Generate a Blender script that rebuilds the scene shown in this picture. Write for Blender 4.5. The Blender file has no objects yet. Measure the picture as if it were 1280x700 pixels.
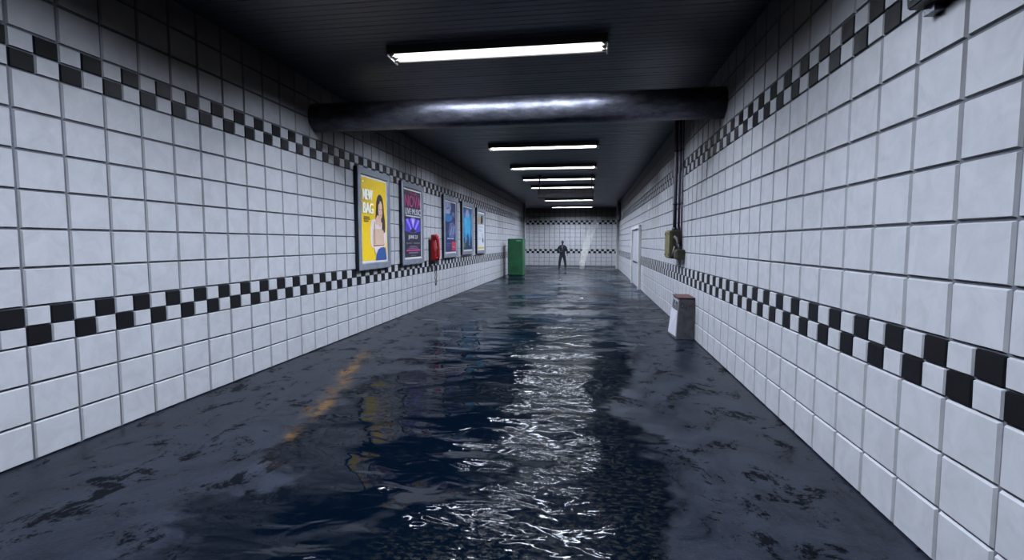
import bpy, bmesh, math, random
from mathutils import Vector, Matrix, noise

random.seed(11)
SC = bpy.context.scene
COL = SC.collection
A = 4.2625          # left wall at x = -A
B = 1.8225          # right wall at x = +B
HC = 4.2            # ceiling height
TW, TH = 0.37792, 0.30
YEND = 33.54        # hall walls end here, the cross passage begins
YBACK = 38.0
R = math.radians

# ------------------------------------------------------------------ materials
def srgb(r, g, b, k=0.8):
    def f(c):
        c /= 255.0
        return c / 12.92 if c <= 0.04045 else ((c + 0.055) / 1.055) ** 2.4
    return (f(r) * k, f(g) * k, f(b) * k, 1.0)

class NT:
    def __init__(s, name):
        s.m = bpy.data.materials.new(name); s.m.use_nodes = True
        s.t = s.m.node_tree; s.n = s.t.nodes; s.l = s.t.links
        s.bsdf = s.n.get('Principled BSDF'); s.out = s.n.get('Material Output')
    def node(s, kind, **kw):
        n = s.n.new(kind)
        for k, v in kw.items(): setattr(n, k, v)
        return n
    def link(s, a, b): s.l.new(a, b)
    def coord(s, scale=(1, 1, 1)):
        tc = s.node('ShaderNodeTexCoord'); mp = s.node('ShaderNodeMapping')
        mp.inputs['Scale'].default_value = scale
        s.link(tc.outputs['Object'], mp.inputs['Vector'])
        return mp.outputs['Vector']
    def noise(s, vec, scale, detail=4, rough=0.55, dist=0.0):
        n = s.node('ShaderNodeTexNoise')
        n.inputs['Scale'].default_value = scale; n.inputs['Detail'].default_value = detail
        n.inputs['Roughness'].default_value = rough; n.inputs['Distortion'].default_value = dist
        if vec is not None: s.link(vec, n.inputs['Vector'])
        return n.outputs['Fac']
    def ramp(s, fac, stops):
        r = s.node('ShaderNodeValToRGB'); e = r.color_ramp.elements
        while len(e) < len(stops): e.new(0.5)
        for el, (p, c) in zip(e, stops):
            el.position = p
            el.color = c if isinstance(c, tuple) else (c, c, c, 1)
        s.link(fac, r.inputs['Fac'])
        return r.outputs['Color']
    def mix(s, fac, a, b, mode='MIX'):
        m = s.node('ShaderNodeMix', data_type='RGBA', blend_type=mode)
        for sock, v in ((m.inputs['Factor'], fac), (m.inputs['A'], a), (m.inputs['B'], b)):
            if hasattr(v, 'links'): s.link(v, sock)
            else: sock.default_value = v
        return m.outputs['Result']
    def math(s, op, a, b=0.0, clamp=False):
        m = s.node('ShaderNodeMath', operation=op, use_clamp=clamp)
        for sock, v in ((m.inputs[0], a), (m.inputs[1], b)):
            if hasattr(v, 'links'): s.link(v, sock)
            else: sock.default_value = v
        return m.outputs[0]
    def bump(s, h, strength=0.3, dist=0.01):
        b = s.node('ShaderNodeBump'); b.inputs['Strength'].default_value = strength
        b.inputs['Distance'].default_value = dist
        s.link(h, b.inputs['Height'])
        s.link(b.outputs['Normal'], s.bsdf.inputs['Normal'])
        return b
    def set(s, **kw):
        for k, v in kw.items():
            k = k.replace('_', ' ')
            sock = s.bsdf.inputs[k]
            if hasattr(v, 'links'): s.link(v, sock)
            else: sock.default_value = v
        return s

def plain(name, col, rough=0.5, metal=0.0, var=0.12, scale=8.0, bump=0.0, spec=0.5, coat=0.0):
    t = NT(name)
    n = t.noise(t.coord(), scale, 5)
    dark = tuple(c * (1 - var) for c in col[:3]) + (1,)
    lite = tuple(min(1, c * (1 + var)) for c in col[:3]) + (1,)
    t.set(Base_Color=t.ramp(n, [(0.3, dark), (0.7, lite)]), Roughness=rough, Metallic=metal)
    t.bsdf.inputs['Specular IOR Level'].default_value = spec
    t.bsdf.inputs['Coat Weight'].default_value = coat
    if bump: t.bump(t.noise(t.coord(), scale * 6, 4), bump, 0.01)
    return t.m

def tile_mat(name, base, rough, spec=0.5):
    t = NT(name)
    v = t.coord()
    big = t.noise(v, 5.5, 4, 0.6, 0.8)
    streak = t.noise(t.coord((1, 1, 0.35)), 14, 5, 0.65)
    c = t.ramp(big, [(0.32, tuple(x * 0.86 for x in base[:3]) + (1,)), (0.62, base)])
    grime = t.ramp(streak, [(0.62, 0.0), (0.82, 0.30)])
    c = t.mix(grime, c, tuple(x * 0.55 for x in base[:3]) + (1,))
    t.set(Base_Color=c, Roughness=t.ramp(big, [(0.3, rough + 0.1), (0.7, rough)]))
    t.bsdf.inputs['Specular IOR Level'].default_value = spec
    t.bump(t.noise(v, 9, 3), 0.12, 0.01)
    return t.m

M = {}
M['white_tile'] = tile_mat('white_tile', srgb(172, 173, 179, 1.0), 0.38, 0.4)
M['black_tile'] = tile_mat('black_tile', srgb(17, 17, 22), 0.42, 0.22)
M['grout'] = plain('grout', srgb(104, 106, 116), 0.9, scale=30)
M['plaster'] = plain('plaster', srgb(200, 198, 196), 0.6, scale=3)
M['ceiling'] = plain('ceiling', srgb(84, 86, 100), 0.42, scale=2.2, var=0.25, bump=0.1, spec=0.9)
M['dark_metal'] = plain('dark_metal', srgb(24, 25, 30), 0.5, 0.3)
M['steel'] = plain('brushed_steel', srgb(158, 165, 180), 0.36, 0.6, scale=5)
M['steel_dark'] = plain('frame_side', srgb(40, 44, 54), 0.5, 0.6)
M['white_enamel'] = plain('white_enamel', srgb(235, 235, 235), 0.4, var=0.03)
M['white_paint'] = plain('white_paint', srgb(222, 220, 222), 0.4, var=0.05, scale=3)
M['grey_paint'] = plain('grey_paint', srgb(176, 178, 188), 0.45, var=0.06, scale=3)
M['socket'] = plain('socket_plastic', srgb(150, 148, 140), 0.5)
M['conduit'] = plain('conduit', srgb(104, 100, 116), 0.45, 0.0)
M['conduit_light'] = plain('conduit_light', srgb(140, 142, 155), 0.35, 0.6)
M['olive'] = plain('olive_enamel', srgb(104, 98, 56), 0.55, var=0.45, scale=7, bump=0.2)
M['olive_dark'] = plain('olive_dark', srgb(52, 48, 32), 0.6, var=0.4, scale=9)
M['brown_rust'] = plain('brown_rust', srgb(76, 46, 42), 0.8, var=0.35, scale=14, bump=0.2)
M['red'] = plain('red_plastic', srgb(178, 26, 32), 0.35, var=0.2, scale=12)
M['red_dark'] = plain('dark_red_plastic', srgb(96, 16, 22), 0.45)  # the keypad plate's own dark red
M['black'] = plain('black_plastic', srgb(18, 18, 20), 0.4)
M['green'] = plain('green_enamel', srgb(28, 88, 54), 0.42, var=0.25, scale=3.0, bump=0.05)
M['green_dark'] = plain('green_seam', srgb(14, 46, 28), 0.6)
M['concrete'] = plain('grimy_concrete', srgb(76, 76, 82), 0.8, var=0.5, scale=7, bump=0.35)
M['bin_panel'] = plain('bin_panel', srgb(196, 194, 208), 0.5, var=0.08)
M['graffiti'] = plain('dark_graffiti', srgb(22, 26, 28), 0.7)
M['graffiti_red'] = plain('red_smear', srgb(96, 44, 46), 0.7)
M['skin'] = plain('skin', srgb(124, 104, 100), 0.5, scale=20)
M['suit'] = plain('dark_suit', srgb(50, 51, 64), 0.8, scale=30)
M['trouser'] = plain('dark_trouser', srgb(50, 51, 64), 0.8, scale=30)
M['shirt'] = plain('grey_shirt', srgb(150, 148, 164), 0.8)
M['tie'] = plain('dark_tie', srgb(60, 60, 74), 0.7)
M['hair'] = plain('grey_hair', srgb(84, 82, 86), 0.8, scale=60)
M['shoe'] = plain('black_shoe', srgb(20, 20, 22), 0.4)

# black painted pipe, worn
t = NT('pipe_paint'); v = t.coord((0.35, 1, 1))
n = t.noise(v, 9, 7, 0.7); n2 = t.noise(t.coord((3, 1, 1)), 14, 5, 0.7)
t.set(Base_Color=t.ramp(n, [(0.3, srgb(62, 63, 70)), (0.55, srgb(112, 113, 124)), (0.75, srgb(150, 150, 162))]),
      Roughness=t.ramp(n2, [(0.3, 0.34), (0.7, 0.56)]), Metallic=0.85)
t.bump(n2, 0.25, 0.01); M['pipe'] = t.m

# lamp tubes
def emit(name, col, strength):
    t = NT(name)
    t.set(Base_Color=(0.8, 0.8, 0.8, 1)); t.bsdf.inputs['Emission Color'].default_value = col
    t.bsdf.inputs['Emission Strength'].default_value = strength
    return t.m
M['tube'] = emit('tube_glow', (1.0, 0.97, 0.93, 1), 1.8)

# damp asphalt
t = NT('damp_asphalt'); v = t.coord()
big = t.noise(v, 0.55, 6, 0.62, 0.6); mid = t.noise(t.coord((1.0, 0.75, 1)), 2.6, 7, 0.68, 0.5)
fine = t.noise(v, 60, 5, 0.7); spk = t.noise(v, 34, 6, 0.8)
c = t.ramp(mid, [(0.30, srgb(10, 13, 21)), (0.47, srgb(22, 28, 40)), (0.72, srgb(36, 43, 58))])
c = t.mix(t.ramp(big, [(0.35, 0.0), (0.65, 0.55)]), c, srgb(19, 24, 36))
c = t.mix(t.ramp(spk, [(0.54, 0.0), (0.62, 0.6)]), c, srgb(58, 57, 50))
patch = t.noise(t.coord((1, 0.8, 1)), 2.6, 12, 0.8, 0.35)
c = t.mix(t.ramp(patch, [(0.542, 0.0), (0.568, 0.92)]), c, srgb(5, 7, 11))
# worn yellow painted line, running slightly askew on the left
sep = t.node('ShaderNodeSeparateXYZ'); t.link(v, sep.inputs[0])
lx = t.math('ADD', sep.outputs[0], t.math('MULTIPLY', t.math('SUBTRACT', sep.outputs[1], 4.0), 0.258))
off = t.math('ABSOLUTE', t.math('ADD', lx, 2.52))
wob = t.math('MULTIPLY', t.math('SUBTRACT', mid, 0.5), 0.35)
line = t.math('SUBTRACT', 1.0, t.math('DIVIDE', t.math('ADD', off, wob), 0.15), True)
line = t.math('MULTIPLY', line, t.ramp(t.noise(v, 6.5, 6, 0.75), [(0.46, 0.0), (0.60, 0.85)]))
yr = t.math('SUBTRACT', 1.0, t.math('DIVIDE', t.math('ABSOLUTE', t.math('SUBTRACT', sep.outputs[1], 5.6)), 2.2), True)
yr = t.math('MULTIPLY', yr, 3.0, True)
c = t.mix(t.math('MULTIPLY', t.math('MULTIPLY', line, 2.2, True), yr, True), c, srgb(88, 64, 30))
t.set(Base_Color=c, Roughness=t.ramp(mid, [(0.3, 0.24), (0.7, 0.5)]))
t.link(t.math('MULTIPLY', t.ramp(mid, [(0.32, 0.04), (0.50, 0.14), (0.72, 0.27)]), t.ramp(patch, [(0.542, 1.0), (0.568, 0.10)])), t.bsdf.inputs['Specular IOR Level'])
h = t.math('ADD', t.math('MULTIPLY', fine, 0.35), mid)
t.bump(h, 0.35, 0.012); M['floor'] = t.m

# standing water, murky navy; opacity grows with the depth stored on the mesh
t = NT('flood_water'); v = t.coord((0.8, 1.25, 1))
at = t.node('ShaderNodeAttribute', attribute_name='depth')
edge = t.noise(t.coord((0.8, 1.2, 1)), 5.0, 8, 0.72, 0.4)
d = t.math('ADD', at.outputs['Fac'], t.math('MULTIPLY', t.math('SUBTRACT', edge, 0.5), 0.55))
alpha = t.ramp(d, [(0.02, 0.0), (0.14, 0.80), (0.55, 0.97)])
scum = t.noise(t.coord((0.8, 1.3, 1)), 22, 8, 0.84, 0.3)
zone = t.noise(t.coord((0.7, 0.6, 1)), 0.8, 5, 0.62)
sp_ = t.node('ShaderNodeSeparateXYZ'); t.link(t.coord(), sp_.inputs[0])
drift = t.math('MULTIPLY', t.math('SUBTRACT', 1.15, t.math('ABSOLUTE', t.math('ADD', sp_.outputs[0], 0.15)), True), 0.20)
zone = t.math('ADD', zone, t.math('MULTIPLY', drift, t.math('SUBTRACT', 1.6, t.math('MULTIPLY', sp_.outputs[1], 0.13), True)))
sm = t.math('MULTIPLY', t.ramp(scum, [(0.51, 0.0), (0.58, 0.85)]), t.ramp(zone, [(0.50, 0.0), (0.62, 1.0)]))
t.link(t.math('MULTIPLY', t.math('SUBTRACT', 1.0, sm), 0.5), t.bsdf.inputs['Specular IOR Level'])
teal = t.math('MULTIPLY', t.ramp(t.noise(t.coord((0.5, 0.35, 1)), 0.9, 4, 0.6), [(0.40, 0.0), (0.62, 0.9)]), t.math('MULTIPLY', t.math('SUBTRACT', sp_.outputs[1], 7.0), 0.12, True))  # teal patches, mixed in more strongly farther down the hall
water_tone = t.mix(teal, srgb(2, 9, 20), srgb(22, 58, 80))
t.set(Base_Color=t.mix(sm, water_tone, srgb(38, 39, 36)),
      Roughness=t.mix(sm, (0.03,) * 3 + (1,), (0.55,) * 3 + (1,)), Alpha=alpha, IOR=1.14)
v1 = t.coord((1.0, 1.7, 1))
w1 = t.noise(v1, 1.15, 0.0, 0.4, 0.8); w2 = t.noise(v1, 3.2, 1.0, 0.4, 1.2); w3 = t.noise(v1, 15, 2.0, 0.5, 0.5)
h = t.math('ADD', t.math('ADD', w1, t.math('MULTIPLY', w2, 0.16)), t.math('MULTIPLY', w3, 0.005))
ch = t.node('ShaderNodeAttribute', attribute_name='chop')
h = t.math('MULTIPLY', t.math('SUBTRACT', h, 0.58), t.math('ADD', t.math('MULTIPLY', ch.outputs['Fac'], 0.9), 0.5))
t.bump(h, 1.0, 0.06); M['water'] = t.m

# ------------------------------------------------------------------ object helpers
def tag(o, label=None, cat=None, group=None, kind=None):
    if label: o['label'] = label
    if cat: o['category'] = cat
    if group: o['group'] = group
    if kind: o['kind'] = kind
    return o

def empty(name, loc, label=None, cat=None, group=None, rz=0.0):
    o = bpy.data.objects.new(name, None); COL.objects.link(o)
    o.location = loc; o.rotation_euler = (0, 0, rz); o.empty_display_size = 0.1
    return tag(o, label, cat, group)

def build(name, bm, mats, parent=None, smooth=False, loc=None, keep=False):
    me = bpy.data.meshes.new(name)
    if not keep: bmesh.ops.recalc_face_normals(bm, faces=bm.faces[:])
    bm.to_mesh(me); bm.free()
    for m in (mats if isinstance(mats, (list, tuple)) else [mats]): me.materials.append(m)
    if smooth:
        for p in me.polygons: p.use_smooth = True
    o = bpy.data.objects.new(name, me); COL.objects.link(o)
    if parent: o.parent = parent
    if loc: o.location = loc
    return o

def box(bm, x0, x1, y0, y1, z0, z1, bev=0.0, mi=0, seg=2):
    r = bmesh.ops.create_cube(bm, size=1.0)
    vs = r['verts']
    for v in vs:
        v.co = Vector(((x0 + x1) / 2 + v.co.x * (x1 - x0), (y0 + y1) / 2 + v.co.y * (y1 - y0), (z0 + z1) / 2 + v.co.z * (z1 - z0)))
    fs = set(f for v in vs for f in v.link_faces)
    if bev:
        es = list(set(e for f in fs for e in f.edges))
        rb = bmesh.ops.bevel(bm, geom=es, offset=bev, segments=seg, profile=0.5, affect='EDGES')
        fs = set(rb['faces']) | set(f for f in fs if f.is_valid)
    for f in fs: f.material_index = mi
    return bm

def prism(bm, pts_bottom, pts_top, mi=0):
    vb = [bm.verts.new(p) for p in pts_bottom]; vt = [bm.verts.new(p) for p in pts_top]
    n = len(vb); fs = [bm.faces.new(vb[::-1]), bm.faces.new(vt)]
    for i in range(n): fs.append(bm.faces.new((vb[i], vb[(i + 1) % n], vt[(i + 1) % n], vt[i])))
    for f in fs: f.material_index = mi
    return bm

def tube(bm, pts, rad, seg=12, cap=True, mi=0):
    pts = [Vector(p) for p in pts]
    rads = rad if isinstance(rad, (list, tuple)) else [rad] * len(pts)
    rings = []; up = None
    for i, p in enumerate(pts):
        d = (pts[min(i + 1, len(pts) - 1)] - pts[max(i - 1, 0)]).normalized()
        if up is None:
            up = Vector((0, 0, 1)) if abs(d.z) < 0.9 else Vector((1, 0, 0))
        a = (up - d * up.dot(d)).normalized(); b = d.cross(a); up = a
        rings.append([bm.verts.new(p + (a * math.cos(2 * math.pi * k / seg) + b * math.sin(2 * math.pi * k / seg)) * rads[i]) for k in range(seg)])
    for r0, r1 in zip(rings, rings[1:]):
        for k in range(seg):
            f = bm.faces.new((r0[k], r0[(k + 1) % seg], r1[(k + 1) % seg], r1[k])); f.material_index = mi; f.smooth = True
    if cap:
        bm.faces.new(rings[0][::-1]).material_index = mi; bm.faces.new(rings[-1]).material_index = mi
    return bm

def BM(): return bmesh.new()

def copy_tree(o, parent=None, loc=None):
    c = o.copy(); COL.objects.link(c)
    if parent is not None:
        c.parent = parent
    if loc: c.location = loc
    for ch in list(o.children): copy_tree(ch, c)
    return c

# ------------------------------------------------------------------ tiled walls
ROWS = [(k * TH, 'T') for k in range(3)] + [(0.9, 'C')] + [(1.2 + k * TH, 'T') for k in range(6)] + [(3.0, 'C')] + [(3.3 + k * TH, 'T') for k in range(3)]
GAPU, GAP, BEV, DEP = 0.0105, 0.0065, 0.008, 0.016

def tile(bm, P, u0, u1, z0, z1, mi, gap=GAP, bev=BEV, gapu=GAPU):
    u0 += gapu; u1 -= gapu; z0 += gap; z1 -= gap
    j = lambda: random.uniform(-0.0012, 0.0012)
    o = [bm.verts.new(P(u, z, -DEP)) for u, z in ((u0, z0), (u1, z0), (u1, z1), (u0, z1))]
    i = [bm.verts.new(P(u + j(), z + j(), j() * 0.8)) for u, z in ((u0 + bev, z0 + bev), (u1 - bev, z0 + bev), (u1 - bev, z1 - bev), (u0 + bev, z1 - bev))]
    fs = [bm.faces.new(i)]
    for k in range(4): fs.append(bm.faces.new((o[k], o[(k + 1) % 4], i[(k + 1) % 4], i[k])))
    for f in fs: f.material_index = mi

def tiled_wall(name, P, u_start, n, near_first, solid, u_cut=None):
    """P(u, z, depth out of the wall).  near_first: which half of the upper checker row is black."""
    bm = BM()
    for k in range(n):
        u = u_start + k * TW
        for z, kind in ROWS:
            if kind == 'T':
                tile(bm, P, u, u + TW, z, z + TH, 0)
            else:
                for hu in (0, 1):
                    for hz in (0, 1):
                        black = ((hu == 0) == (hz == 1)) if near_first else ((hu == 1) == (hz == 1))
                        tile(bm, P, u + hu * TW / 2, u + (hu + 1) * TW / 2, z + hz * TH / 2, z + (hz + 1) * TH / 2,
                             1 if black else 0, 0.0045, 0.006, 0.005)
    bmesh.ops.recalc_face_normals(bm, faces=bm.faces[:])
    # make every tile face out of the wall
    nrm = P(0, 0, 1) - P(0, 0, 0)
    flip = [f for f in bm.faces if f.normal.dot(nrm) < 0]
    bmesh.ops.reverse_faces(bm, faces=flip)
    x0, x1, y0, y1 = solid
    b2 = BM(); box(b2, x0, x1, y0, y1, 0, HC, mi=2)
    me = bpy.data.meshes.new('t'); b2.to_mesh(me); b2.free(); bm.from_mesh(me); bpy.data.meshes.remove(me)
    meo = bpy.data.meshes.new(name); bm.to_mesh(meo); bm.free()
    for m in ('white_tile', 'black_tile', 'grout'): meo.materials.append(M[m])
    o = bpy.data.objects.new(name, meo); COL.objects.link(o)
    return tag(o, kind='structure')

YREAR = -6.0
nl = 28
tiled_wall('wall_left', lambda u, z, d: Vector((-A + d, u, z)), YEND - 104 * TW, 104, False, (-A - 0.3, -A - DEP, YREAR, YEND))
tiled_wall('wall_right', lambda u, z, d: Vector((B - d, u, z)), 2.5367 - 22 * TW, 104, True, (B + DEP, B + 0.3, YREAR, YEND))
tiled_wall('wall_back', lambda u, z, d: Vector((u, YBACK - d, z)), -12.0, 58, True, (-12.1, 10.1, YBACK + DEP, YBACK + 0.3))
def plain_wall(name, *b):
    bm = BM(); box(bm, *b); return tag(build(name, bm, M['plaster']), kind='structure')
plain_wall('wall_front', -A - 0.3, B + 0.3, YREAR - 0.2, YREAR, 0, HC)
plain_wall('wall_passage_left', -12.1, -A - 0.3, YEND - 0.3, YEND, 0, HC)
plain_wall('wall_passage_right', B + 0.3, 10.1, YEND - 0.3, YEND, 0, HC)
plain_wall('wall_far_left', -12.3, -12.1, YEND - 0.3, YBACK + 0.3, 0, HC)
plain_wall('wall_far_right', 10.1, 10.3, YEND - 0.3, YBACK + 0.3, 0, HC)
# white corner posts where the hall meets the cross passage
for k, (x0, x1) in enumerate(((-A - 0.02, -A + 0.10), (B - 0.15, B + 0.02))):
    bm = BM(); box(bm, x0, x1, YEND - 0.30, YEND + 0.06, 0, HC, 0.03)
    tag(build('trim_%d' % (k + 1), bm, M['white_paint']), kind='structure')

# floor slab
bm = BM(); box(bm, -12.3, 10.3, YREAR - 0.2, YBACK + 0.3, -0.2, 0.0)
tag(build('floor', bm, M['floor']), kind='structure')
# ceiling: narrow boards running across the hall
bm = BM()
y = YREAR - 0.2; prof = []
while y < YBACK + 0.3:
    w = 0.115 + random.uniform(-0.004, 0.004)
    zz = HC + random.uniform(0, 0.004)
    prof += [(y, HC + 0.014), (y + 0.006, zz), (y + w - 0.012, zz), (y + w - 0.006, HC + 0.014)]
    y += w
rows = [[bm.verts.new((x, yy, z)) for yy, z in prof] for x in (-12.3, 10.3)]
for i in range(len(prof) - 1):
    bm.faces.new((rows[0][i], rows[0][i + 1], rows[1][i + 1], rows[1][i]))
top = [bm.verts.new((x, yy, HC + 0.2)) for x, yy in ((-12.3, YREAR - 0.2), (10.3, YREAR - 0.2), (10.3, prof[-1][0]), (-12.3, prof[-1][0]))]
bm.faces.new(top)
tag(build('ceiling', bm, M['ceiling']), kind='structure')

# ------------------------------------------------------------------ standing water
def lerp_tab(tab, y):
    if y <= tab[0][0]: return tab[0][1]
    for (a, va), (b, vb) in zip(tab, tab[1:]):
        if y <= b: return va + (vb - va) * (y - a) / (b - a)
    return tab[-1][1]
LEFT_EDGE = [(-6, -2.0), (2.4, -2.15), (3.8, -2.45), (6.0, -3.0), (9.8, -2.9), (14.8, -2.6), (18, -3.4), (24, -4.6), (40, -8)]
RIGHT_EDGE = [(-6, 0.3), (2.7, 0.35), (4.3, 0.55), (5.6, 0.45), (7.6, 0.95), (11.5, 1.05), (16, 1.3), (20, 2.0), (24, 3.5), (40, 8)]
def depth(x, y):
    e = min(x - lerp_tab(LEFT_EDGE, y), lerp_tab(RIGHT_EDGE, y) - x)
    d = max(-0.6, min(0.35, e * 0.55))
    n = noise.fractal(Vector((x * 0.55 + 3.1, y * 0.42 + 7.7, 1.3)), 0.9, 2.1, 5)
    n2 = noise.fractal(Vector((x * 1.7, y * 1.3, 5.0)), 0.8, 2.1, 4)
    d += 0.34 * n + 0.16 * n2
    # bare shoals farther down the hall and a wet strip in the near left corner
    if y > 8.5:
        far = min(1, (y - 8.5) / 4)
        n3 = noise.fractal(Vector((x * 0.5 + 9.0, y * 0.6, 2.0)), 0.8, 2.1, 6)
        d = d * (1 - far) + far * (0.06 + 0.42 * n3 + 0.12 * n2)
    d = max(d, 0.5 - 1.3 * math.hypot((x + 4.3) / 1.1, (y - 2.4) / 2.0) + 0.2 * n)
    return d
ys = []; y = 0.6
while y < YBACK - 0.02:
    ys.append(y); y += 0.045 + 0.011 * max(0, y - 2.0)
ys.append(YBACK - 0.03)
def water_cols(y):
    return None
bm = BM(); lay = bm.verts.layers.float.new('depth'); lay2 = bm.verts.layers.float.new('chop')
CHOP = [(-1.65, 2.5, 0.5, 0.5, 1.7), (-1.2, 3.2, 0.6, 0.9, 1.7), (-0.75, 3.8, 0.7, 0.8, 1.2), (-1.2, 7.2, 1.1, 0.8, 0.7), (-0.2, 8.2, 1.0, 0.6, 0.4), (-1.0, 24, 2.5, 4, 0.5)]
NX = 150
grid = []
for y in ys:
    x0, x1 = -A + 0.005, B - 0.005
    row = []
    for i in range(NX + 1):
        x = x0 + (x1 - x0) * i / NX
        row.append((x, y, depth(x, y)))
    grid.append(row)
vmap = {}
def wv(r, i):
    if (r, i) not in vmap:
        x, y, d = grid[r][i]; v = bm.verts.new((x, y, 0.004)); v[lay] = max(-1, min(1, d)); v[lay2] = sum(a_ * math.exp(-((x - cx) / rx) ** 2 - ((y - cy) / ry) ** 2) for cx, cy, rx, ry, a_ in CHOP); vmap[(r, i)] = v
    return vmap[(r, i)]
for r in range(len(grid) - 1):
    for i in range(NX):
        q = ((r, i), (r, i + 1), (r + 1, i + 1), (r + 1, i))
        if max(grid[a][b][2] for a, b in q) > -0.20:
            bm.faces.new([wv(*c) for c in q])
bmesh.ops.recalc_face_normals(bm, faces=bm.faces[:])
for f in bm.faces:
    if f.normal.z < 0: f.normal_flip()
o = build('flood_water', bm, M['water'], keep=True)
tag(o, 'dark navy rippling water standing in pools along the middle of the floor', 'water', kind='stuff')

# ------------------------------------------------------------------ ceiling lamps
LX0, LX1 = -2.585, 0.195
LC = (LX0 + LX1) / 2; LL = LX1 - LX0
def make_lamp():
    r = empty('ceiling_lamp', (LC, 6.615, HC))
    h = LL / 2; w = 0.185; zb = -0.105
    bm = BM()
    box(bm, -h, h, -w, w, -0.03, 0.0); box(bm, -h, h, -w, -w + 0.012, zb, -0.03); box(bm, -h, h, w - 0.012, w, zb, -0.03)
    build('housing', bm, M['dark_metal'], r)
    bm = BM()
    prof = [(-w + 0.013, zb + 0.004), (-0.13, -0.036), (0.13, -0.036), (w - 0.013, zb + 0.004)]
    a = [bm.verts.new((-h + 0.012, y, z)) for y, z in prof]; b = [bm.verts.new((h - 0.012, y, z)) for y, z in prof]
    for i in range(3): bm.faces.new((a[i], a[i + 1], b[i + 1], b[i]))
    build('reflector', bm, M['white_enamel'], r)
    for s in (-1, 1):
        bm = BM(); box(bm, s * h - 0.012, s * h + 0.012, -w, w + 0.004, zb - 0.022, -0.0, 0.004)
        build('end_cap', bm, M['white_enamel'], r)
    for y in (-0.075, 0.075):
        bm = BM(); tube(bm, [(-h + 0.07, y, -0.085), (h - 0.07, y, -0.085)], 0.034, 14)
        tb = build('fluorescent_tube', bm, M['tube'], r)
        for s in (-1, 1):
            bm = BM(); box(bm, s * (h - 0.045) - 0.028, s * (h - 0.045) + 0.028, y - 0.03, y + 0.03, zb - 0.012, -0.037, 0.006)
            build('lamp_socket', bm, M['socket'], tb)
    return r
def add_light(r, energy):
    L = bpy.data.lights.new('lamp_light', 'AREA'); L.shape = 'RECTANGLE'
    L.size = LL - 0.12; L.size_y = 0.25; L.energy = energy; L.color = (0.78, 0.865, 1.0); L.spread = R(LAMP_SPREAD)
    o = bpy.data.objects.new('lamp_light', L); COL.objects.link(o); o.parent = r; o.location = (0, 0, -0.097)
    return o
LAMP_SPREAD = 157
LAMP_W = 510
lamp = make_lamp(); add_light(lamp, LAMP_W)
LAMP_LABELS = [
    (6.615, 'large glowing twin-tube ceiling lamp nearest the viewer, in front of the black pipe'),
    (13.27, 'first glowing ceiling lamp seen beyond the black overhead pipe'),
    (16.9, 'second glowing ceiling lamp in the row beyond the black overhead pipe'),
    (19.95, 'third glowing ceiling lamp beyond the pipe, just above the hanging sign\'s brackets'),
    (22.9, 'glowing ceiling lamp running directly along the top of the hanging dark sign'),
    (26.4, 'ceiling lamp hidden behind the hanging dark sign with only its ends showing'),
    (29.9, 'glowing ceiling lamp just below the hanging dark sign'),
    (35.8, 'farthest ceiling lamp, over the cross passage by the back wall'),
    (9.95, 'ceiling lamp hidden directly behind the black overhead pipe'),
    (3.3, 'ceiling lamp just above the top of the photo'),
    (0.0, 'ceiling lamp straight overhead of the viewer'),
    (-3.3, 'ceiling lamp behind the viewer'),
]
for i, (ly, lab) in enumerate(LAMP_LABELS + [(35.8, 'unseen lamp added in the left arm of the cross passage to brighten the back wall'), (35.8, 'ceiling lamp in the right arm of the cross passage')]):  # left-arm lamp is out of view, added to brighten the back wall
    o = lamp if i == 0 else copy_tree(lamp)
    o.location = ((LC if i < len(LAMP_LABELS) else (LC - 6.0, LC + 5.6)[i - len(LAMP_LABELS)]), ly, HC)
    tag(o, lab, 'lamp', 'fluorescent lamps along the ceiling')

# ------------------------------------------------------------------ overhead pipe
bm = BM()
pr = 0.213
tube(bm, [(-A, 7.64, 3.635), (-2.0, 7.64, 3.632), (0, 7.64, 3.632), (B, 7.64, 3.632)], pr, 40)
tag(build('overhead_pipe', bm, M['pipe']), 'thick glossy black pipe crossing the hall from wall to wall below the ceiling', 'pipe')

# ------------------------------------------------------------------ posters on the left wall
MC = {}
def colmat(name, c, **kw):
    if name not in MC: MC[name] = plain(name, c, kw.get('rough', 0.45), var=kw.get('var', 0.06), scale=kw.get('scale', 14))
    return MC[name]

def text_geo(s):
    cu = bpy.data.curves.new('txt', 'FONT'); cu.body = s; cu.align_x = 'LEFT'; cu.resolution_u = 3
    o = bpy.data.objects.new('txt', cu); COL.objects.link(o)
    bpy.context.view_layer.update()
    me = bpy.data.meshes.new_from_object(o.evaluated_get(bpy.context.evaluated_depsgraph_get()))
    bpy.data.objects.remove(o); bpy.data.curves.remove(cu)
    return me
def lettering(s, y0, y1, z0, z1, x, mat, parent, bold=0.0, name='lettering'):
    """Text in the plane x = const of the left wall, fitted to a rectangle."""
    me = text_geo(s)
    xs = [v.co.x for v in me.vertices]; zs = [v.co.y for v in me.vertices]
    ax, bx, az, bz = min(xs), max(xs), min(zs), max(zs)
    for v in me.vertices:
        u = (v.co.x - ax) / (bx - ax); w = (v.co.y - az) / (bz - az)
        v.co = Vector((x, y0 + u * (y1 - y0), z0 + w * (z1 - z0)))
    me.name = name
    me.materials.clear(); me.materials.append(mat)
    if bold:
        bm = BM(); bm.from_mesh(me); geo = bm.faces[:]
        for q, dy in enumerate((-bold, bold)):
            r = bmesh.ops.duplicate(bm, geom=geo)
            for v in [g for g in r['geom'] if isinstance(g, bmesh.types.BMVert)]: v.co.y += dy; v.co.x += 0.0004 * (q + 1)
        bm.to_mesh(me); bm.free()
    o = bpy.data.objects.new(name, me); COL.objects.link(o); o.parent = parent
    return o

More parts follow.
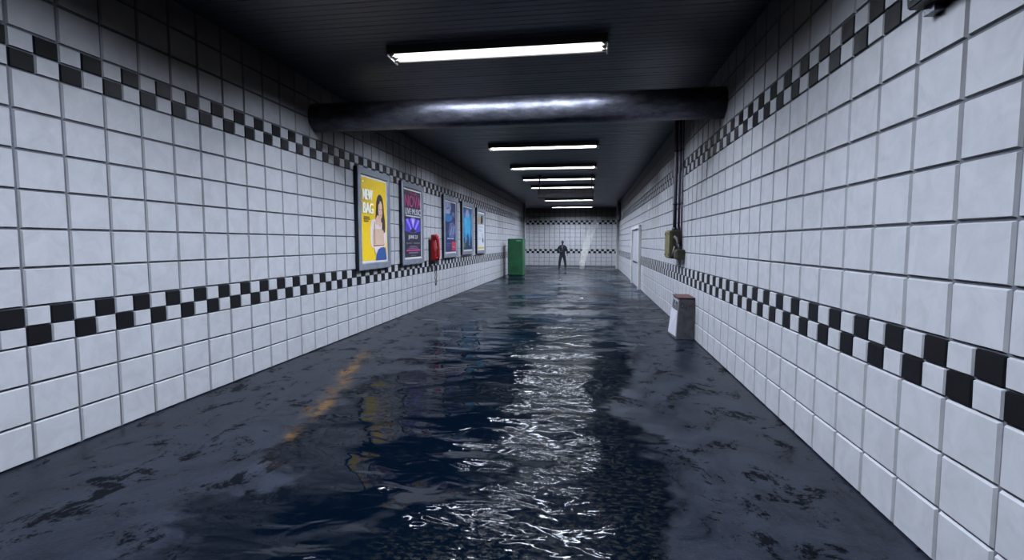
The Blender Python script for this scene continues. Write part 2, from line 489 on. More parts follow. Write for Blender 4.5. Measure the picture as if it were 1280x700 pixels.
FD = 0.085   # frame depth off the wall
def poster(y0, y1, z0, z1, label, layers, mats, inset=0.14):
    root = empty('framed_poster', (-A, (y0 + y1) / 2, z0), label, 'poster', 'framed posters along the left wall')
    W = y1 - y0; H = z1 - z0
    # frame: four mitred bars, dark sides
    bm = BM()
    def ring(iy, iz, x): return [(x, -W / 2 + iy, iz), (x, W / 2 - iy, iz), (x, W / 2 - iy, H - iz), (x, -W / 2 + iy, H - iz)]
    secs = [ring(0, 0, 0.0), ring(0, 0, FD - 0.012), ring(0.012, 0.012, FD), ring(inset - 0.03, inset - 0.02, FD), ring(inset, inset, FD - 0.03)]
    vs = [[bm.verts.new(p) for p in s] for s in secs]
    for i in range(len(vs) - 1):
        for k in range(4):
            f = bm.faces.new((vs[i][k], vs[i][(k + 1) % 4], vs[i + 1][(k + 1) % 4], vs[i + 1][k]))
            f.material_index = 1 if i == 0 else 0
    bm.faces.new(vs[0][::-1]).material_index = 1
    bmesh.ops.recalc_face_normals(bm, faces=bm.faces[:])
    build('frame', bm, [M['steel'], M['steel_dark']], root)
    # print: white margin sheet and inked shapes, u and v from 0 to 1 inside the margin
    bm = BM(); iw, ih = W - 2 * inset, H - 2 * inset; mg = 0.035
    def pt(u, v, k): return Vector((FD - 0.028 + 0.0006 * k, -iw / 2 + mg + u * (iw - 2 * mg), inset + mg + v * (ih - 2 * mg)))
    q = [(-iw / 2, inset), (iw / 2, inset), (iw / 2, inset + ih), (-iw / 2, inset + ih)]
    bm.faces.new([bm.verts.new((FD - 0.029, a, b)) for a, b in q]).material_index = 0
    for k, (mi, pts) in enumerate(layers):
        f = bm.faces.new([bm.verts.new(pt(u, v, k + 1)) for u, v in pts]); f.material_index = mi
    for f in bm.faces:
        f.normal_update()
        if f.normal.x < 0: f.normal_flip()
    bmesh.ops.triangulate(bm, faces=[f for f in bm.faces if len(f.verts) > 4])
    pr_ = build('print', bm, mats, root, keep=True)
    xt = FD - 0.028 + 0.0006 * (len(layers) + 3)
    def L(s, u0, u1, v0, v1, mat, bold=0.0):
        a, b = pt(u0, v0, 0), pt(u1, v1, 0)
        return lettering(s, a.y, b.y, a.z, b.z, xt, mat, pr_, bold)
    bm = BM(); z = FD - 0.006
    return root, L
def rect(u0, u1, v0, v1): return [(u0, v0), (u1, v0), (u1, v1), (u0, v1)]
def ell(cu, cv, ru, rv, n=20, a0=0, a1=360): return [(cu + ru * math.cos(R(a0 + (a1 - a0) * k / n)), cv + rv * math.sin(R(a0 + (a1 - a0) * k / n))) for k in range(n)]

white = colmat('poster_margin', srgb(232, 228, 222)); yellow = colmat('poster_yellow', srgb(246, 204, 18), var=0.05)
hairc = colmat('print_hair', srgb(46, 30, 30)); skinc = colmat('print_skin', srgb(232, 186, 164)); sweater = colmat('print_sweater', srgb(240, 224, 222))
bag = colmat('print_bag', srgb(226, 190, 166)); jeans = colmat('print_jeans', srgb(42, 84, 150), var=0.2); brown = colmat('print_brown', srgb(120, 70, 50))
cream = colmat('print_cream', srgb(252, 248, 226, 1.0)); olive_ink = colmat('print_olive', srgb(120, 100, 20)); lip = colmat('print_lip', srgb(176, 84, 84))
lay = [(1, rect(0, 1, 0, 1)),
       (2, [(.60, .30), (.56, .42), (.53, .50), (.55, .62), (.57, .72), (.62, .80), (.69, .835), (.77, .83), (.84, .79), (.88, .71), (.90, .60), (.93, .50), (.94, .42), (.90, .36), (.84, .33), (.70, .34)]),   # hair mass
       (4, [(.33, .20), (.32, .34), (.34, .44), (.38, .50), (.48, .52), (.60, .50), (.72, .49), (.86, .47), (.93, .42), (.97, .34), (.96, .24), (.93, .17), (.40, .15)]),  # sweater
       (3, [(.64, .53), (.76, .53), (.77, .45), (.70, .42), (.64, .46)]),                                   # neck
       (3, [(.66, .70), (.70, .75), (.77, .75), (.82, .70), (.83, .62), (.80, .55), (.75, .52), (.70, .53), (.66, .58), (.65, .64)]),  # face
       (3, [(.52, .46), (.55, .53), (.61, .57), (.67, .56), (.69, .52), (.64, .50), (.60, .44)]),           # hand at chin
       (2, [(.66, .70), (.72, .73), (.70, .78), (.64, .72), (.62, .62), (.64, .56)]),                       # strand left
       (2, [(.79, .40), (.84, .33), (.93, .36), (.93, .46), (.88, .60), (.84, .70), (.82, .66), (.82, .56)]),  # strand right
       (2, [(.69, .645), (.73, .65), (.73, .642), (.69, .637)]), (2, [(.77, .65), (.81, .645), (.81, .637), (.77, .642)]),   # eyes
       (9, [(.715, .572), (.745, .58), (.78, .572), (.745, .562)]),                                         # mouth
       (5, [(.40, .20), (.42, .37), (.46, .395), (.78, .395), (.86, .37), (.88, .20), (.84, .175), (.44, .175)]),  # bag
       (8, [(.47, .20), (.465, .36), (.48, .48), (.495, .48), (.485, .36), (.49, .20)]),                     # strap
       (8, [(.42, .185), (.44, .175), (.84, .175), (.88, .195), (.88, .21), (.84, .19), (.44, .19)]),
       (6, [(.50, .0), (.55, .08), (.62, .14), (.80, .17), (.93, .15), (.98, .0)]),                         # jeans
       (4, [(.44, .175), (.47, .11), (.52, .075), (.60, .13), (.70, .155), (.84, .165), (.86, .18)]),         # sweater hem
       (10, rect(.06, .30, .50, .515)), (10, rect(.06, .24, .475, .488)), (10, rect(.06, .28, .525, .537)), (7, ell(.05, .95, .025, .012))]
root, L = poster(8.93, 10.46, 1.17, 3.095, 'yellow poster of a long-haired woman with a bag, nearest the viewer in its steel frame', lay,
                 [white, yellow, hairc, skinc, sweater, bag, jeans, cream, brown, lip, olive_ink])
L('NEW', .04, .40, .735, .865, cream, 0.018); L('BAG', .04, .42, .575, .705, cream, 0.018)

night = colmat('print_night', srgb(24, 22, 44)); magenta = colmat('print_magenta', srgb(186, 66, 130)); indigo = colmat('print_indigo', srgb(66, 54, 190))
violet = colmat('print_violet', srgb(150, 120, 250)); pale = colmat('print_pale', srgb(206, 206, 220)); skyb = colmat('print_blue', srgb(96, 120, 220)); dim = colmat('print_dim', srgb(110, 106, 130))
lay = [(1, rect(0, 1, 0, 1)), (2, [(.02, .40), (.10, .58), (.90, .58), (.98, .40), (.5, .36)]),
       (3, [(.08, .56), (.20, .58), (.46, .40), (.36, .41)]), (3, [(.92, .56), (.80, .58), (.54, .40), (.64, .41)]),
       (3, [(.34, .58), (.5, .44), (.66, .58), (.58, .60), (.42, .60)]), (4, [(.44, .575), (.5, .47), (.56, .575)]),
       (1, [(.30, .40), (.5, .445), (.70, .40), (.5, .36)])]
for (u0, u1, v) in ((.08, .40, .205), (.52, .92, .205), (.25, .72, .155), (.2, .8, .13)): lay.append((7, rect(u0, u1, v, v + .014)))
lay += [(5, rect(.08, .92, .092, .118)), (7, rect(.22, .80, .055, .078)), (7, rect(.34, .66, .018, .03)), (4, rect(.06, .94, .612, .630))]
root, L = poster(11.165, 12.68, 1.17, 3.09, 'dark concert poster with magenta NOVA lettering and a violet light burst', lay,
                 [white, night, indigo, violet, pale, magenta, skyb, dim])
L('CLUB', .30, .72, .945, .985, magenta, 0.006); L('NOVA', .02, .98, .755, .93, magenta, 0.012)
L('LIVE MUSIC', .04, .96, .645, .735, pale, 0.006); L('JUNE 23', .20, .74, .265, .335, pale, 0.006)

deep = colmat('print_deep_blue', srgb(26, 38, 92), var=0.5, scale=9); mist = colmat('print_mist', srgb(150, 160, 200), var=0.4, scale=7)
cyan = colmat('print_cyan', srgb(36, 120, 186), var=0.3); slate = colmat('print_slate', srgb(84, 98, 148), var=0.5, scale=12); crim = colmat('print_crimson', srgb(196, 40, 70))
lay = [(1, rect(0, 1, 0, 1)), (2, [(0, .76), (0, 1), (.50, 1), (.55, .88), (.44, .76)]), (3, [(0, .62), (0, .76), (.55, .74), (.70, .68), (.5, .62), (.2, .60)]),
       (4, [(.35, .30), (.30, .42), (.42, .58), (.66, .60), (.92, .55), (.96, .40), (.80, .30)]), (2, [(.40, .34), (.60, .52), (.66, .51), (.50, .34)]), (2, [(.66, .36), (.82, .54), (.88, .52), (.76, .36)]),
       (1, [(.10, .86), (.40, .90), (.40, .88), (.10, .84)]), (4, [(.60, .72), (.62, .82), (.92, .80), (.94, .70)]),
       (5, [(.58, .02), (.58, .19), (.78, .22), (.96, .18), (.96, .02)]), (2, rect(.18, .78, .255, .285)), (4, rect(.1, .5, .16, .18)), (4, rect(.1, .45, .12, .135)), (2, rect(.66, .88, .09, .105))]
poster(14.54, 16.10, 1.235, 3.085, 'navy blue film poster with a crimson block at lower right, beside the red telephone', lay, [white, deep, mist, cyan, slate, crim])

sea = colmat('print_sea', srgb(20, 70, 120), var=0.4, scale=9); sea2 = colmat('print_sea_mid', srgb(24, 112, 170), var=0.3, scale=6); sea3 = colmat('print_sea_light', srgb(56, 170, 216), var=0.25, scale=6)
ink = colmat('print_ink', srgb(12, 34, 66), var=0.4); moss = colmat('print_moss', srgb(70, 120, 80), var=0.4)
lay = [(1, rect(0, 1, 0, 1)), (2, [(0, .30), (0, .86), (1, .86), (1, .34), (.5, .2)]), (3, [(.14, .40), (.10, .72), (.30, .80), (.72, .80), (.86, .70), (.80, .42), (.60, .30)]),
       (5, [(.24, .80), (.30, .92), (.44, .97), (.62, .93), (.70, .82), (.5, .78)]), (4, [(0, 0), (0, .22), (.22, .30), (.40, .16), (.62, .26), (.84, .18), (1, .24), (1, 0)]),
       (4, [(.46, .12), (.44, .34), (.50, .42), (.58, .34), (.58, .12)]), (3, [(.62, .10), (.64, .52), (.70, .52), (.72, .10)]), (3, [(.18, .16), (.22, .56), (.28, .56), (.28, .16)]), (6, [(0, .06), (.0, .18), (.20, .16), (.24, .06)])]
poster(16.73, 18.39, 1.275, 3.065, 'bright cyan underwater-looking poster, fourth frame from the viewer', lay, [white, sea, sea2, sea3, ink, mist, moss])

sand = colmat('print_sand', srgb(190, 150, 90), var=0.3); paper = colmat('print_paper', srgb(206, 208, 218)); gold = colmat('print_gold', srgb(226, 184, 20)); greyp = colmat('print_grey', srgb(150, 158, 170), var=0.3)
lay = [(1, rect(0, 1, 0, 1)), (2, rect(.04, .96, .68, .98)), (3, [(.10, .72), (.10, .86), (.40, .90), (.48, .74)]), (4, [(.44, .70), (.46, .86), (.54, .95), (.70, .94), (.78, .84), (.76, .72)]),
       (2, rect(.2, .8, .60, .625)), (2, rect(.14, .60, .53, .545)), (2, rect(.14, .7, .49, .505)), (2, [(.62, .22), (.64, .44), (.74, .44), (.78, .22)]), (4, [(.70, .18), (.70, .30), (.84, .30), (.86, .18)]),
       (2, rect(.16, .42, .3, .315)), (2, rect(.16, .46, .26, .275)), (5, rect(.02, .98, .015, .055))]
poster(18.99, 20.56, 1.265, 3.005, 'pale white poster with a dark figure on top and yellow bottom strip, farthest frame', lay, [white, paper, greyp, sand, hairc, gold])

# ------------------------------------------------------------------ red wall telephone
ph = empty('wall_telephone', (-A, 13.42, 1.12), 'red wall telephone with a dangling cord between the second and third posters', 'telephone')
bm = BM(); box(bm, 0.0, 0.06, -0.15, 0.17, -0.02, 0.66, 0.015); build('backplate', bm, M['black'], ph)
bm = BM(); prism(bm, [(0.055, -0.12, 0.10), (0.20, -0.12, 0.10), (0.20, 0.15, 0.10), (0.055, 0.15, 0.10)],
                 [(0.055, -0.12, 0.64), (0.12, -0.12, 0.64), (0.12, 0.15, 0.64), (0.055, 0.15, 0.64)])
bmesh.ops.bevel(bm, geom=bm.edges[:], offset=0.015, segments=2, affect='EDGES'); build('body', bm, M['red'], ph)
bm = BM(); box(bm, 0.05, 0.19, -0.12, 0.15, 0.0, 0.10, 0.02); build('coin_box', bm, M['black'], ph)
bm = BM()
tube(bm, [(0.20, -0.02, 0.12), (0.235, -0.02, 0.18), (0.245, -0.02, 0.42), (0.225, -0.02, 0.64), (0.19, -0.02, 0.74)], [0.055, 0.05, 0.038, 0.05, 0.058], 12)
tube(bm, [(0.15, -0.02, 0.72), (0.22, -0.02, 0.735)], [0.066, 0.06], 14); tube(bm, [(0.15, -0.02, 0.15), (0.23, -0.02, 0.15)], [0.066, 0.06], 14)
hs = build('handset', bm, M['red'], ph)
bm = BM(); box(bm, 0.05, 0.17, -0.08, 0.06, 0.63, 0.79, 0.03); build('cradle', bm, M['red'], ph)
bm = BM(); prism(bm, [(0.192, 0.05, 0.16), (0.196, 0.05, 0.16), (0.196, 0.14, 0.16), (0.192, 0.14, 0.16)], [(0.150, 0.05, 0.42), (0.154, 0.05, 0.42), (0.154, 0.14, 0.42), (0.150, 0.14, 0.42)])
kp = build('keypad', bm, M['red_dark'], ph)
for r_ in range(4):
    for c_ in range(3):
        z = 0.20 + r_ * 0.055; x = 0.196 - (z - 0.16) / 0.26 * 0.042
        bm = BM(); box(bm, x - 0.004, x + 0.008, 0.057 + c_ * 0.028, 0.077 + c_ * 0.028, z - 0.016, z + 0.016); build('key', bm, M['black'], kp)
bm = BM(); pts = []
for k in range(33):
    a = k / 32; yy = -0.03 + 0.16 * a; zz = -0.58 * (1 - abs(2 * a - 1) ** 4.0) + (0.10 if a < 0.5 else 0.02) * abs(2 * a - 1) ** 3
    pts.append((0.19 - 0.10 * a + 0.01 * math.sin(k * 2.2), yy + 0.006 * math.cos(k * 2.2), zz))
tube(bm, pts, 0.010, 6); build('cord', bm, M['black'], ph)

# ------------------------------------------------------------------ green locker
lk = empty('green_locker', (-3.62, 25.1, 0), 'tall green metal locker standing against the left wall', 'locker')
w, d, h = 0.375, 1.05, 1.88
bm = BM(); box(bm, -w, w, 0.02, d, 0.06, h, 0.03, seg=3); build('body', bm, M['green'], lk)
bm = BM(); box(bm, -w + 0.03, w - 0.03, 0.04, d - 0.03, 0.0, 0.07); build('plinth', bm, M['green_dark'], lk)
bm = BM(); box(bm, -w + 0.018, w - 0.018, -0.004, 0.024, 0.09, h - 0.03, 0.008)
dr = build('door', bm, M['green'], lk)
bm = BM(); box(bm, 0.05, 0.29, -0.020, -0.002, h - 0.125, h - 0.085, 0.008); build('handle', bm, colmat('pale_green_plate', srgb(120, 190, 140)), dr)
for z in (0.3, 0.95, 1.6):
    bm = BM(); tube(bm, [(-w + 0.03, -0.012, z - 0.05), (-w + 0.03, -0.012, z + 0.05)], 0.012, 8); build('hinge', bm, M['green_dark'], dr)
bm = BM()
for k in range(5): box(bm, -0.18, 0.18, -0.010, -0.002, 0.26 + k * 0.045, 0.275 + k * 0.045)
build('vent', bm, M['green_dark'], dr)

# ------------------------------------------------------------------ right wall: conduits and junction box
for x, y, z, r_, lab in ((B - 0.126, 10.80, 1.93, 0.037, 'thick dark conduit, left one of the three running down to the junction box'),
                      (B - 0.062, 10.72, 1.93, 0.026, 'dark conduit in the middle of three running down to the junction box'),
                      (B - 0.025, 10.60, 1.545, 0.013, 'thin dark conduit, rightmost of three, reaching the small lower box')):
    c = empty('wall_conduit', (x, y, z), lab, 'conduit', 'conduits down the right wall')
    zt = HC - z
    bm = BM(); tube(bm, [(0, 0, 0), (0, 0, zt)], r_, 14); build('pipe', bm, M['conduit'], c)
    for zc in (2.45, 3.5):
        bm = BM(); tube(bm, [(0, 0, zc - z), (0, 0, zc - z + 0.03)], r_ * 1.2, 14)
        build('clamp', bm, M['steel_dark'], c)
    bm = BM(); tube(bm, [(0, 0, 0.0), (0, 0, 0.07)], r_ * 1.35, 14); build('end_fitting', bm, M['steel_dark'], c)
jb = empty('junction_box', (B, 10.75, 1.37), 'grimy olive green junction box below the conduits on the right wall', 'electric box')
bm = BM(); box(bm, -0.22, 0.0, -0.10, 0.50, 0.0, 0.58, 0.03, seg=3); build('body', bm, M['olive_dark'], jb)
bm = BM(); box(bm, -0.25, -0.215, -0.09, 0.49, 0.02, 0.56, 0.015); lidj = build('lid', bm, M['olive'], jb)
for y in (-0.04, 0.44):
    for z in (0.08, 0.5):
        bm = BM(); tube(bm, [(-0.26, y, z), (-0.248, y, z)], 0.02, 8); build('screw', bm, M['steel_dark'], lidj)
bm = BM(); tube(bm, [(-0.15, -0.09, 0.44), (-0.12, -0.13, 0.42), (-0.09, -0.145, 0.34), (-0.09, -0.145, 0.24)], 0.028, 10)
build('cable_elbow', bm, colmat('dull_steel', srgb(126, 118, 122)), jb)
bm = BM(); tube(bm, [(-0.15, -0.145, 0.25), (-0.17, -0.15, 0.14), (-0.18, -0.13, 0.06)], 0.02, 10); build('cable', bm, colmat('dull_steel', srgb(126, 118, 122)), jb)
sb = empty('switch_box', (B, 10.42, 1.36), 'small dark box just below and right of the olive junction box', 'electric box')
bm = BM(); box(bm, -0.16, 0.0, -0.14, 0.14, 0.0, 0.20, 0.02); build('body', bm, M['olive_dark'], sb)
bm = BM(); box(bm, -0.175, -0.155, -0.11, 0.11, 0.03, 0.17, 0.01); build('cover', bm, M['olive_dark'], sb)
bm = BM(); tube(bm, [(-0.08, 0.10, 0.19), (-0.085, 0.11, 0.26), (-0.09, 0.115, 0.30)], 0.014, 10); build('lead', bm, M['conduit_light'], sb)

# ------------------------------------------------------------------ litter bin by the right wall
bn = empty('litter_bin', (B, 9.22, 0), 'grimy concrete litter bin with rusty lid against the right wall', 'bin')
hb = 0.72
bm = BM()
prism(bm, [(-0.305, 0, 0), (-0.002, 0, 0), (-0.002, 0.62, 0), (-0.36, 0.62, 0)], [(-0.27, 0, hb), (-0.002, 0, hb), (-0.002, 0.62, hb), (-0.27, 0.62, hb)])
bmesh.ops.bevel(bm, geom=[e for e in bm.edges], offset=0.008, segments=1, affect='EDGES')
build('body', bm, M['concrete'], bn)
def on_side(t, z):   # outer face of the flared side, t along the depth
    x0 = -0.305 + (-0.055) * t / 0.62
    return x0 + (-0.27 - x0) * z / hb
bm = BM()
vs = [(on_side(t, z) , t, z) for t, z in ((0.03, 0.05), (0.57, 0.05), (0.57, 0.50), (0.03, 0.50))]
prism(bm, [(x - 0.012, y, z) for x, y, z in vs], [(x + 0.01, y, z) for x, y, z in vs]); build('side_panel', bm, M['bin_panel'], bn)
for t0 in (0.14, 0.36):
    bm = BM(); vs = [(on_side(t, z), t, z) for t, z in ((t0, 0.53), (t0 + 0.14, 0.53), (t0 + 0.14, 0.66), (t0, 0.66))]
    prism(bm, [(x - 0.006, y, z) for x, y, z in vs], [(x + 0.01, y, z) for x, y, z in vs]); build('slot', bm, M['black'], bn)
bm = BM(); vs = [(on_side(t, z), t, z) for t, z in ((0.03, 0.51), (0.57, 0.51), (0.57, 0.69), (0.03, 0.69))]
prism(bm, [(x - 0.003, y, z) for x, y, z in vs], [(x + 0.01, y, z) for x, y, z in vs]); build('slot_panel', bm, colmat('bin_grey', srgb(150, 150, 160)), bn)
bm = BM(); box(bm, -0.285, -0.002, -0.012, 0.63, hb, hb + 0.022, 0.006); build('lid', bm, M['brown_rust'], bn)
# markings on the face toward the viewer
me = text_geo('OU'); xs = [v.co.x for v in me.vertices]; zs = [v.co.y for v in me.vertices]
for v in me.vertices:
    u = (v.co.x - min(xs)) / (max(xs) - min(xs)); wv_ = (v.co.y - min(zs)) / (max(zs) - min(zs))
    v.co = Vector((-0.245 + 0.11 * u, -0.003, 0.55 + 0.10 * wv_))
me.materials.clear(); me.materials.append(M['graffiti']); go = bpy.data.objects.new('lettering', me); COL.objects.link(go); go.parent = bn
bm = BM(); prism(bm, [(-0.12, -0.004, 0.585), (-0.05, -0.004, 0.575), (-0.045, -0.004, 0.60), (-0.12, -0.004, 0.61)], [(-0.12, 0.0, 0.585), (-0.05, 0.0, 0.575), (-0.045, 0.0, 0.60), (-0.12, 0.0, 0.61)])
build('smear', bm, M['graffiti_red'], bn)

# ------------------------------------------------------------------ white double door, right wall
dr_ = empty('door_1', (B, 20.5, 0)); tag(dr_, kind='structure')
W2, Hd = 1.45, 2.2
bm = BM()
for y0, y1 in ((-W2 - 0.18, -W2), (W2, W2 + 0.18)): box(bm, -0.10, 0.0, y0, y1, 0, Hd + 0.12, 0.012)
box(bm, -0.10, 0.0, -W2, W2, Hd, Hd + 0.12, 0.012); build('door_frame', bm, M['white_paint'], dr_)
for s in (-1, 1):
    y0, y1 = (0.01, W2 - 0.01) if s > 0 else (-W2 + 0.01, -0.01)
    bm = BM(); box(bm, -0.035, 0.0, y0, y1, 0.02, Hd - 0.01, 0.006)
    lf = build('door_leaf', bm, M['grey_paint'], dr_)
    bm = BM(); box(bm, -0.06, -0.03, y0 + 0.15, y1 - 0.15, 0.90, 0.96, 0.01); build('push_bar', bm, M['steel_dark'], lf)

# ------------------------------------------------------------------ dark box high on the right wall, top of the picture
sp = empty('wall_speaker', (B, 2.72, 2.955), 'dark box fixed high on the right wall at the photo\'s top edge', 'speaker')
bm = BM(); prism(bm, [(-0.125, -0.30, 0.0), (0, -0.30, 0.0), (0, 0.47, 0.0), (-0.125, 0.47, 0.0)], [(-0.16, -0.30, 0.34), (0, -0.30, 0.34), (0, 0.47, 0.34), (-0.16, 0.47, 0.34)])
bmesh.ops.bevel(bm, geom=bm.edges[:], offset=0.008, segments=2, affect='EDGES'); build('cabinet', bm, M['dark_metal'], sp)
bm = BM(); box(bm, -0.055, 0.0, 0.36, 0.45, -0.045, 0.02, 0.004); build('bracket', bm, M['conduit_light'], sp)
bm = BM(); prism(bm, [(-0.132, -0.27, 0.03), (-0.127, -0.27, 0.03), (-0.127, 0.44, 0.03), (-0.132, 0.44, 0.03)], [(-0.160, -0.27, 0.31), (-0.155, -0.27, 0.31), (-0.155, 0.44, 0.31), (-0.160, 0.44, 0.31)])
build('grille', bm, M['black'], sp)

# dark box high by the far right corner
fb = empty('wall_cabinet', (B, 32.2, 3.03), 'dark box high on the right wall beside the far white corner post', 'box')
bm = BM(); box(bm, -0.16, 0.0, -0.55, 0.9, 0.0, 1.08, 0.04); build('body', bm, M['conduit'], fb)
bm = BM(); box(bm, -0.175, -0.155, -0.48, 0.83, 0.06, 1.02, 0.01); build('front_panel', bm, M['dark_metal'], fb)

# ------------------------------------------------------------------ hanging sign
hs_ = empty('hanging_sign', (-0.91, 19.42, 3.355), 'dark rectangular sign hanging from the ceiling on two rods', 'sign')
bm = BM(); box(bm, -1.04, 1.04, -0.05, 0.05, 0, 0.345, 0.012); sb_ = build('casing', bm, M['dark_metal'], hs_)
bm = BM(); box(bm, -1.00, 1.00, -0.056, -0.048, 0.035, 0.31)
build('screen', bm, colmat('sign_screen', srgb(12, 13, 20), var=0.3, rough=0.3), sb_)
for s in (-0.97, 0.97):
    bm = BM(); tube(bm, [(s, 0, 0.34), (s, 0, HC - 3.355)], 0.028, 8)
    box(bm, s - 0.06, s + 0.06, -0.05, 0.05, HC - 3.355 - 0.02, HC - 3.355); build('hanger', bm, M['dark_metal'], hs_)
dots = colmat('sign_characters', srgb(34, 37, 52), var=0.3, scale=50)
random.seed(4)
bm = BM()
for row_ in range(2):
    x = -0.92
    while x < 0.9:
        ww = random.uniform(0.05, 0.13)
        box(bm, x, x + ww, -0.058, -0.055, 0.075 + row_ * 0.11, 0.145 + row_ * 0.11); x += ww + 0.03 + (0.12 if random.random() < 0.15 else 0)
build('characters', bm, dots, sb_)

# ------------------------------------------------------------------ steam plume
t = NT('steam'); t.n.remove(t.bsdf)
pv = t.node('ShaderNodeVolumePrincipled'); pv.inputs['Color'].default_value = (0.97, 0.96, 0.93, 1); pv.inputs['Anisotropy'].default_value = 0.2
at = t.noise(t.coord((1, 1, 0.45)), 3.6, 5, 0.6, 1.2)
sz = t.node('ShaderNodeSeparateXYZ'); t.link(t.coord(), sz.inputs[0])
thin = t.math('SUBTRACT', 1.15, t.math('MULTIPLY', sz.outputs[2], 0.30), True)
t.link(t.math('MULTIPLY', t.math('MULTIPLY', t.ramp(at, [(0.36, 0.0), (0.64, 1.0)]), thin), 6.5), pv.inputs['Density'])
t.link(pv.outputs[0], t.out.inputs['Volume']); M['steam'] = t.m
bm = BM()
P0 = [(-0.46, 32.9, 0.01), (-0.45, 32.9, 0.35), (-0.34, 32.9, 0.9), (-0.20, 32.9, 1.45), (-0.06, 32.9, 2.0), (0.12, 32.9, 2.5), (0.36, 32.9, 2.95), (0.55, 32.9, 3.25)]
tube(bm, P0, [0.14, 0.19, 0.22, 0.24, 0.26, 0.26, 0.24, 0.12], 16)
o = build('steam_plume', bm, M['steam'])
tag(o, 'thin white plume of steam rising from the floor near the back wall', 'steam', kind='stuff')

# ------------------------------------------------------------------ person
def skin_mesh(name, chains, sub=2):
    """chains: list of polylines [(point, radius) ...]; a chain starts at an existing point when its first entry matches one."""
    bm = BM(); pts = {}; rad = {}
    me = bpy.data.meshes.new(name)
    verts, edges, radii = [], [], []
    def vid(p, r):
        k = tuple(round(c, 4) for c in p)
        if k not in pts: pts[k] = len(verts); verts.append(p); radii.append(r)
        return pts[k]
    for ch in chains:
        prev = None
        for p, r in ch:
            i = vid(p, r)
            if prev is not None: edges.append((prev, i))
            prev = i
    bm.free()
    me.from_pydata(verts, edges, [])
    o = bpy.data.objects.new(name, me); COL.objects.link(o)
    o.modifiers.new('s', 'SKIN'); 
    for i, sv in enumerate(me.skin_vertices[0].data):
        r = radii[i]; sv.radius = r if isinstance(r, tuple) else (r, r); sv.use_root = (i == 0)
    m = o.modifiers.new('d', 'SUBSURF'); m.levels = sub; m.render_levels = sub
    bpy.context.view_layer.update()
    out = bpy.data.meshes.new_from_object(o.evaluated_get(bpy.context.evaluated_depsgraph_get()))
    bpy.data.objects.remove(o); bpy.data.meshes.remove(me)
    return out
def ellipsoid(bm, c, r, u=20, v=14):
    rr = bmesh.ops.create_uvsphere(bm, u_segments=u, v_segments=v, radius=1.0)
    for w_ in rr['verts']: w_.co = Vector((c[0] + w_.co.x * r[0], c[1] + w_.co.y * r[1], c[2] + w_.co.z * r[2]))
    return rr['verts']
def as_obj(name, me, mat, parent, smooth=True):
    me.name = name; me.materials.clear(); me.materials.append(mat)
    for p in me.polygons: p.use_smooth = smooth
    o = bpy.data.objects.new(name, me); COL.objects.link(o); o.parent = parent
    return o
def fuse(name, meshes, mat, parent, voxel=0.007, smooth_it=2):
    bm = BM()
    for m in meshes:
        bm.from_mesh(m); bpy.data.meshes.remove(m)
    me = bpy.data.meshes.new(name); bm.to_mesh(me); bm.free()
    o = bpy.data.objects.new(name, me); COL.objects.link(o)
    r = o.modifiers.new('r', 'REMESH'); r.mode = 'VOXEL'; r.voxel_size = voxel
    if smooth_it:
        s = o.modifiers.new('s', 'SMOOTH'); s.iterations = smooth_it; s.factor = 0.5
    bpy.context.view_layer.update()
    out = bpy.data.meshes.new_from_object(o.evaluated_get(bpy.context.evaluated_depsgraph_get()))
    bpy.data.objects.remove(o); bpy.data.meshes.remove(me)
    return as_obj(name, out, mat, parent)

pe = empty('person', (-1.74, 33.62, 0.0), 'person in a dark suit standing with legs apart before the back wall', 'person')
# facing -y: the viewer sees the front; image left is -x
PEL = (0.0, 0.0, 0.94)
SHL, SHR = (-0.19, 0.0, 1.43), (0.19, 0.0, 1.43)
ELL, WRL = (-0.33, 0.03, 1.16), (-0.16, -0.19, 1.10)
ELR, WRR = (0.29, 0.03, 1.14), (0.32, -0.06, 0.90)
KNL, ANL = (-0.16, -0.03, 0.50), (-0.20, 0.02, 0.09)
KNR, ANR = (0.16, -0.03, 0.50), (0.20, 0.02, 0.09)
torso = [(PEL, (0.135, 0.095)), ((0, 0.0, 1.10), (0.125, 0.09)), ((0, 0.0, 1.27), (0.15, 0.105)), ((0, 0.01, 1.42), (0.11, 0.085)), ((0, 0.0, 1.50), 0.06), ((0, -0.01, 1.58), 0.058), ((0, -0.015, 1.68), 0.05)]
def hand(w, d, side, curl):
    """Five fingers on a palm; d = pointing direction, side = thumb side."""
    w, d, side = Vector(w), Vector(d).normalized(), Vector(side).normalized()
    n_ = d.cross(side).normalized()
    chains = [[(tuple(w), 0.024), (tuple(w + d * 0.045), (0.030, 0.018)), (tuple(w + d * 0.085), (0.032, 0.016))]]
    for k, (o_, ln) in enumerate(((0.030, 0.068), (0.010, 0.078), (-0.010, 0.072), (-0.029, 0.056))):
        b = w + d * 0.082 + side * o_
        p1 = b + d * ln * 0.45 + n_ * curl * 0.012; p2 = p1 + (d * 0.75 + n_ * curl * 0.65) * ln * 0.32; p3 = p2 + (d * 0.4 + n_ * curl * 0.9) * ln * 0.26
        chains.append([(tuple(b - d * 0.02), 0.010), (tuple(b), 0.010), (tuple(p1), 0.009), (tuple(p2), 0.0085), (tuple(p3), 0.0075)])
    b = w + d * 0.028 + side * 0.022
    chains.append([(tuple(b), 0.013), (tuple(b + side * 0.024 + d * 0.022), 0.012), (tuple(b + side * 0.034 + d * 0.05 + n_ * curl * 0.006), 0.0095), (tuple(b + side * 0.034 + d * 0.072 + n_ * curl * 0.012), 0.008)])
    return [skin_mesh('h', [c], 1) for c in chains]
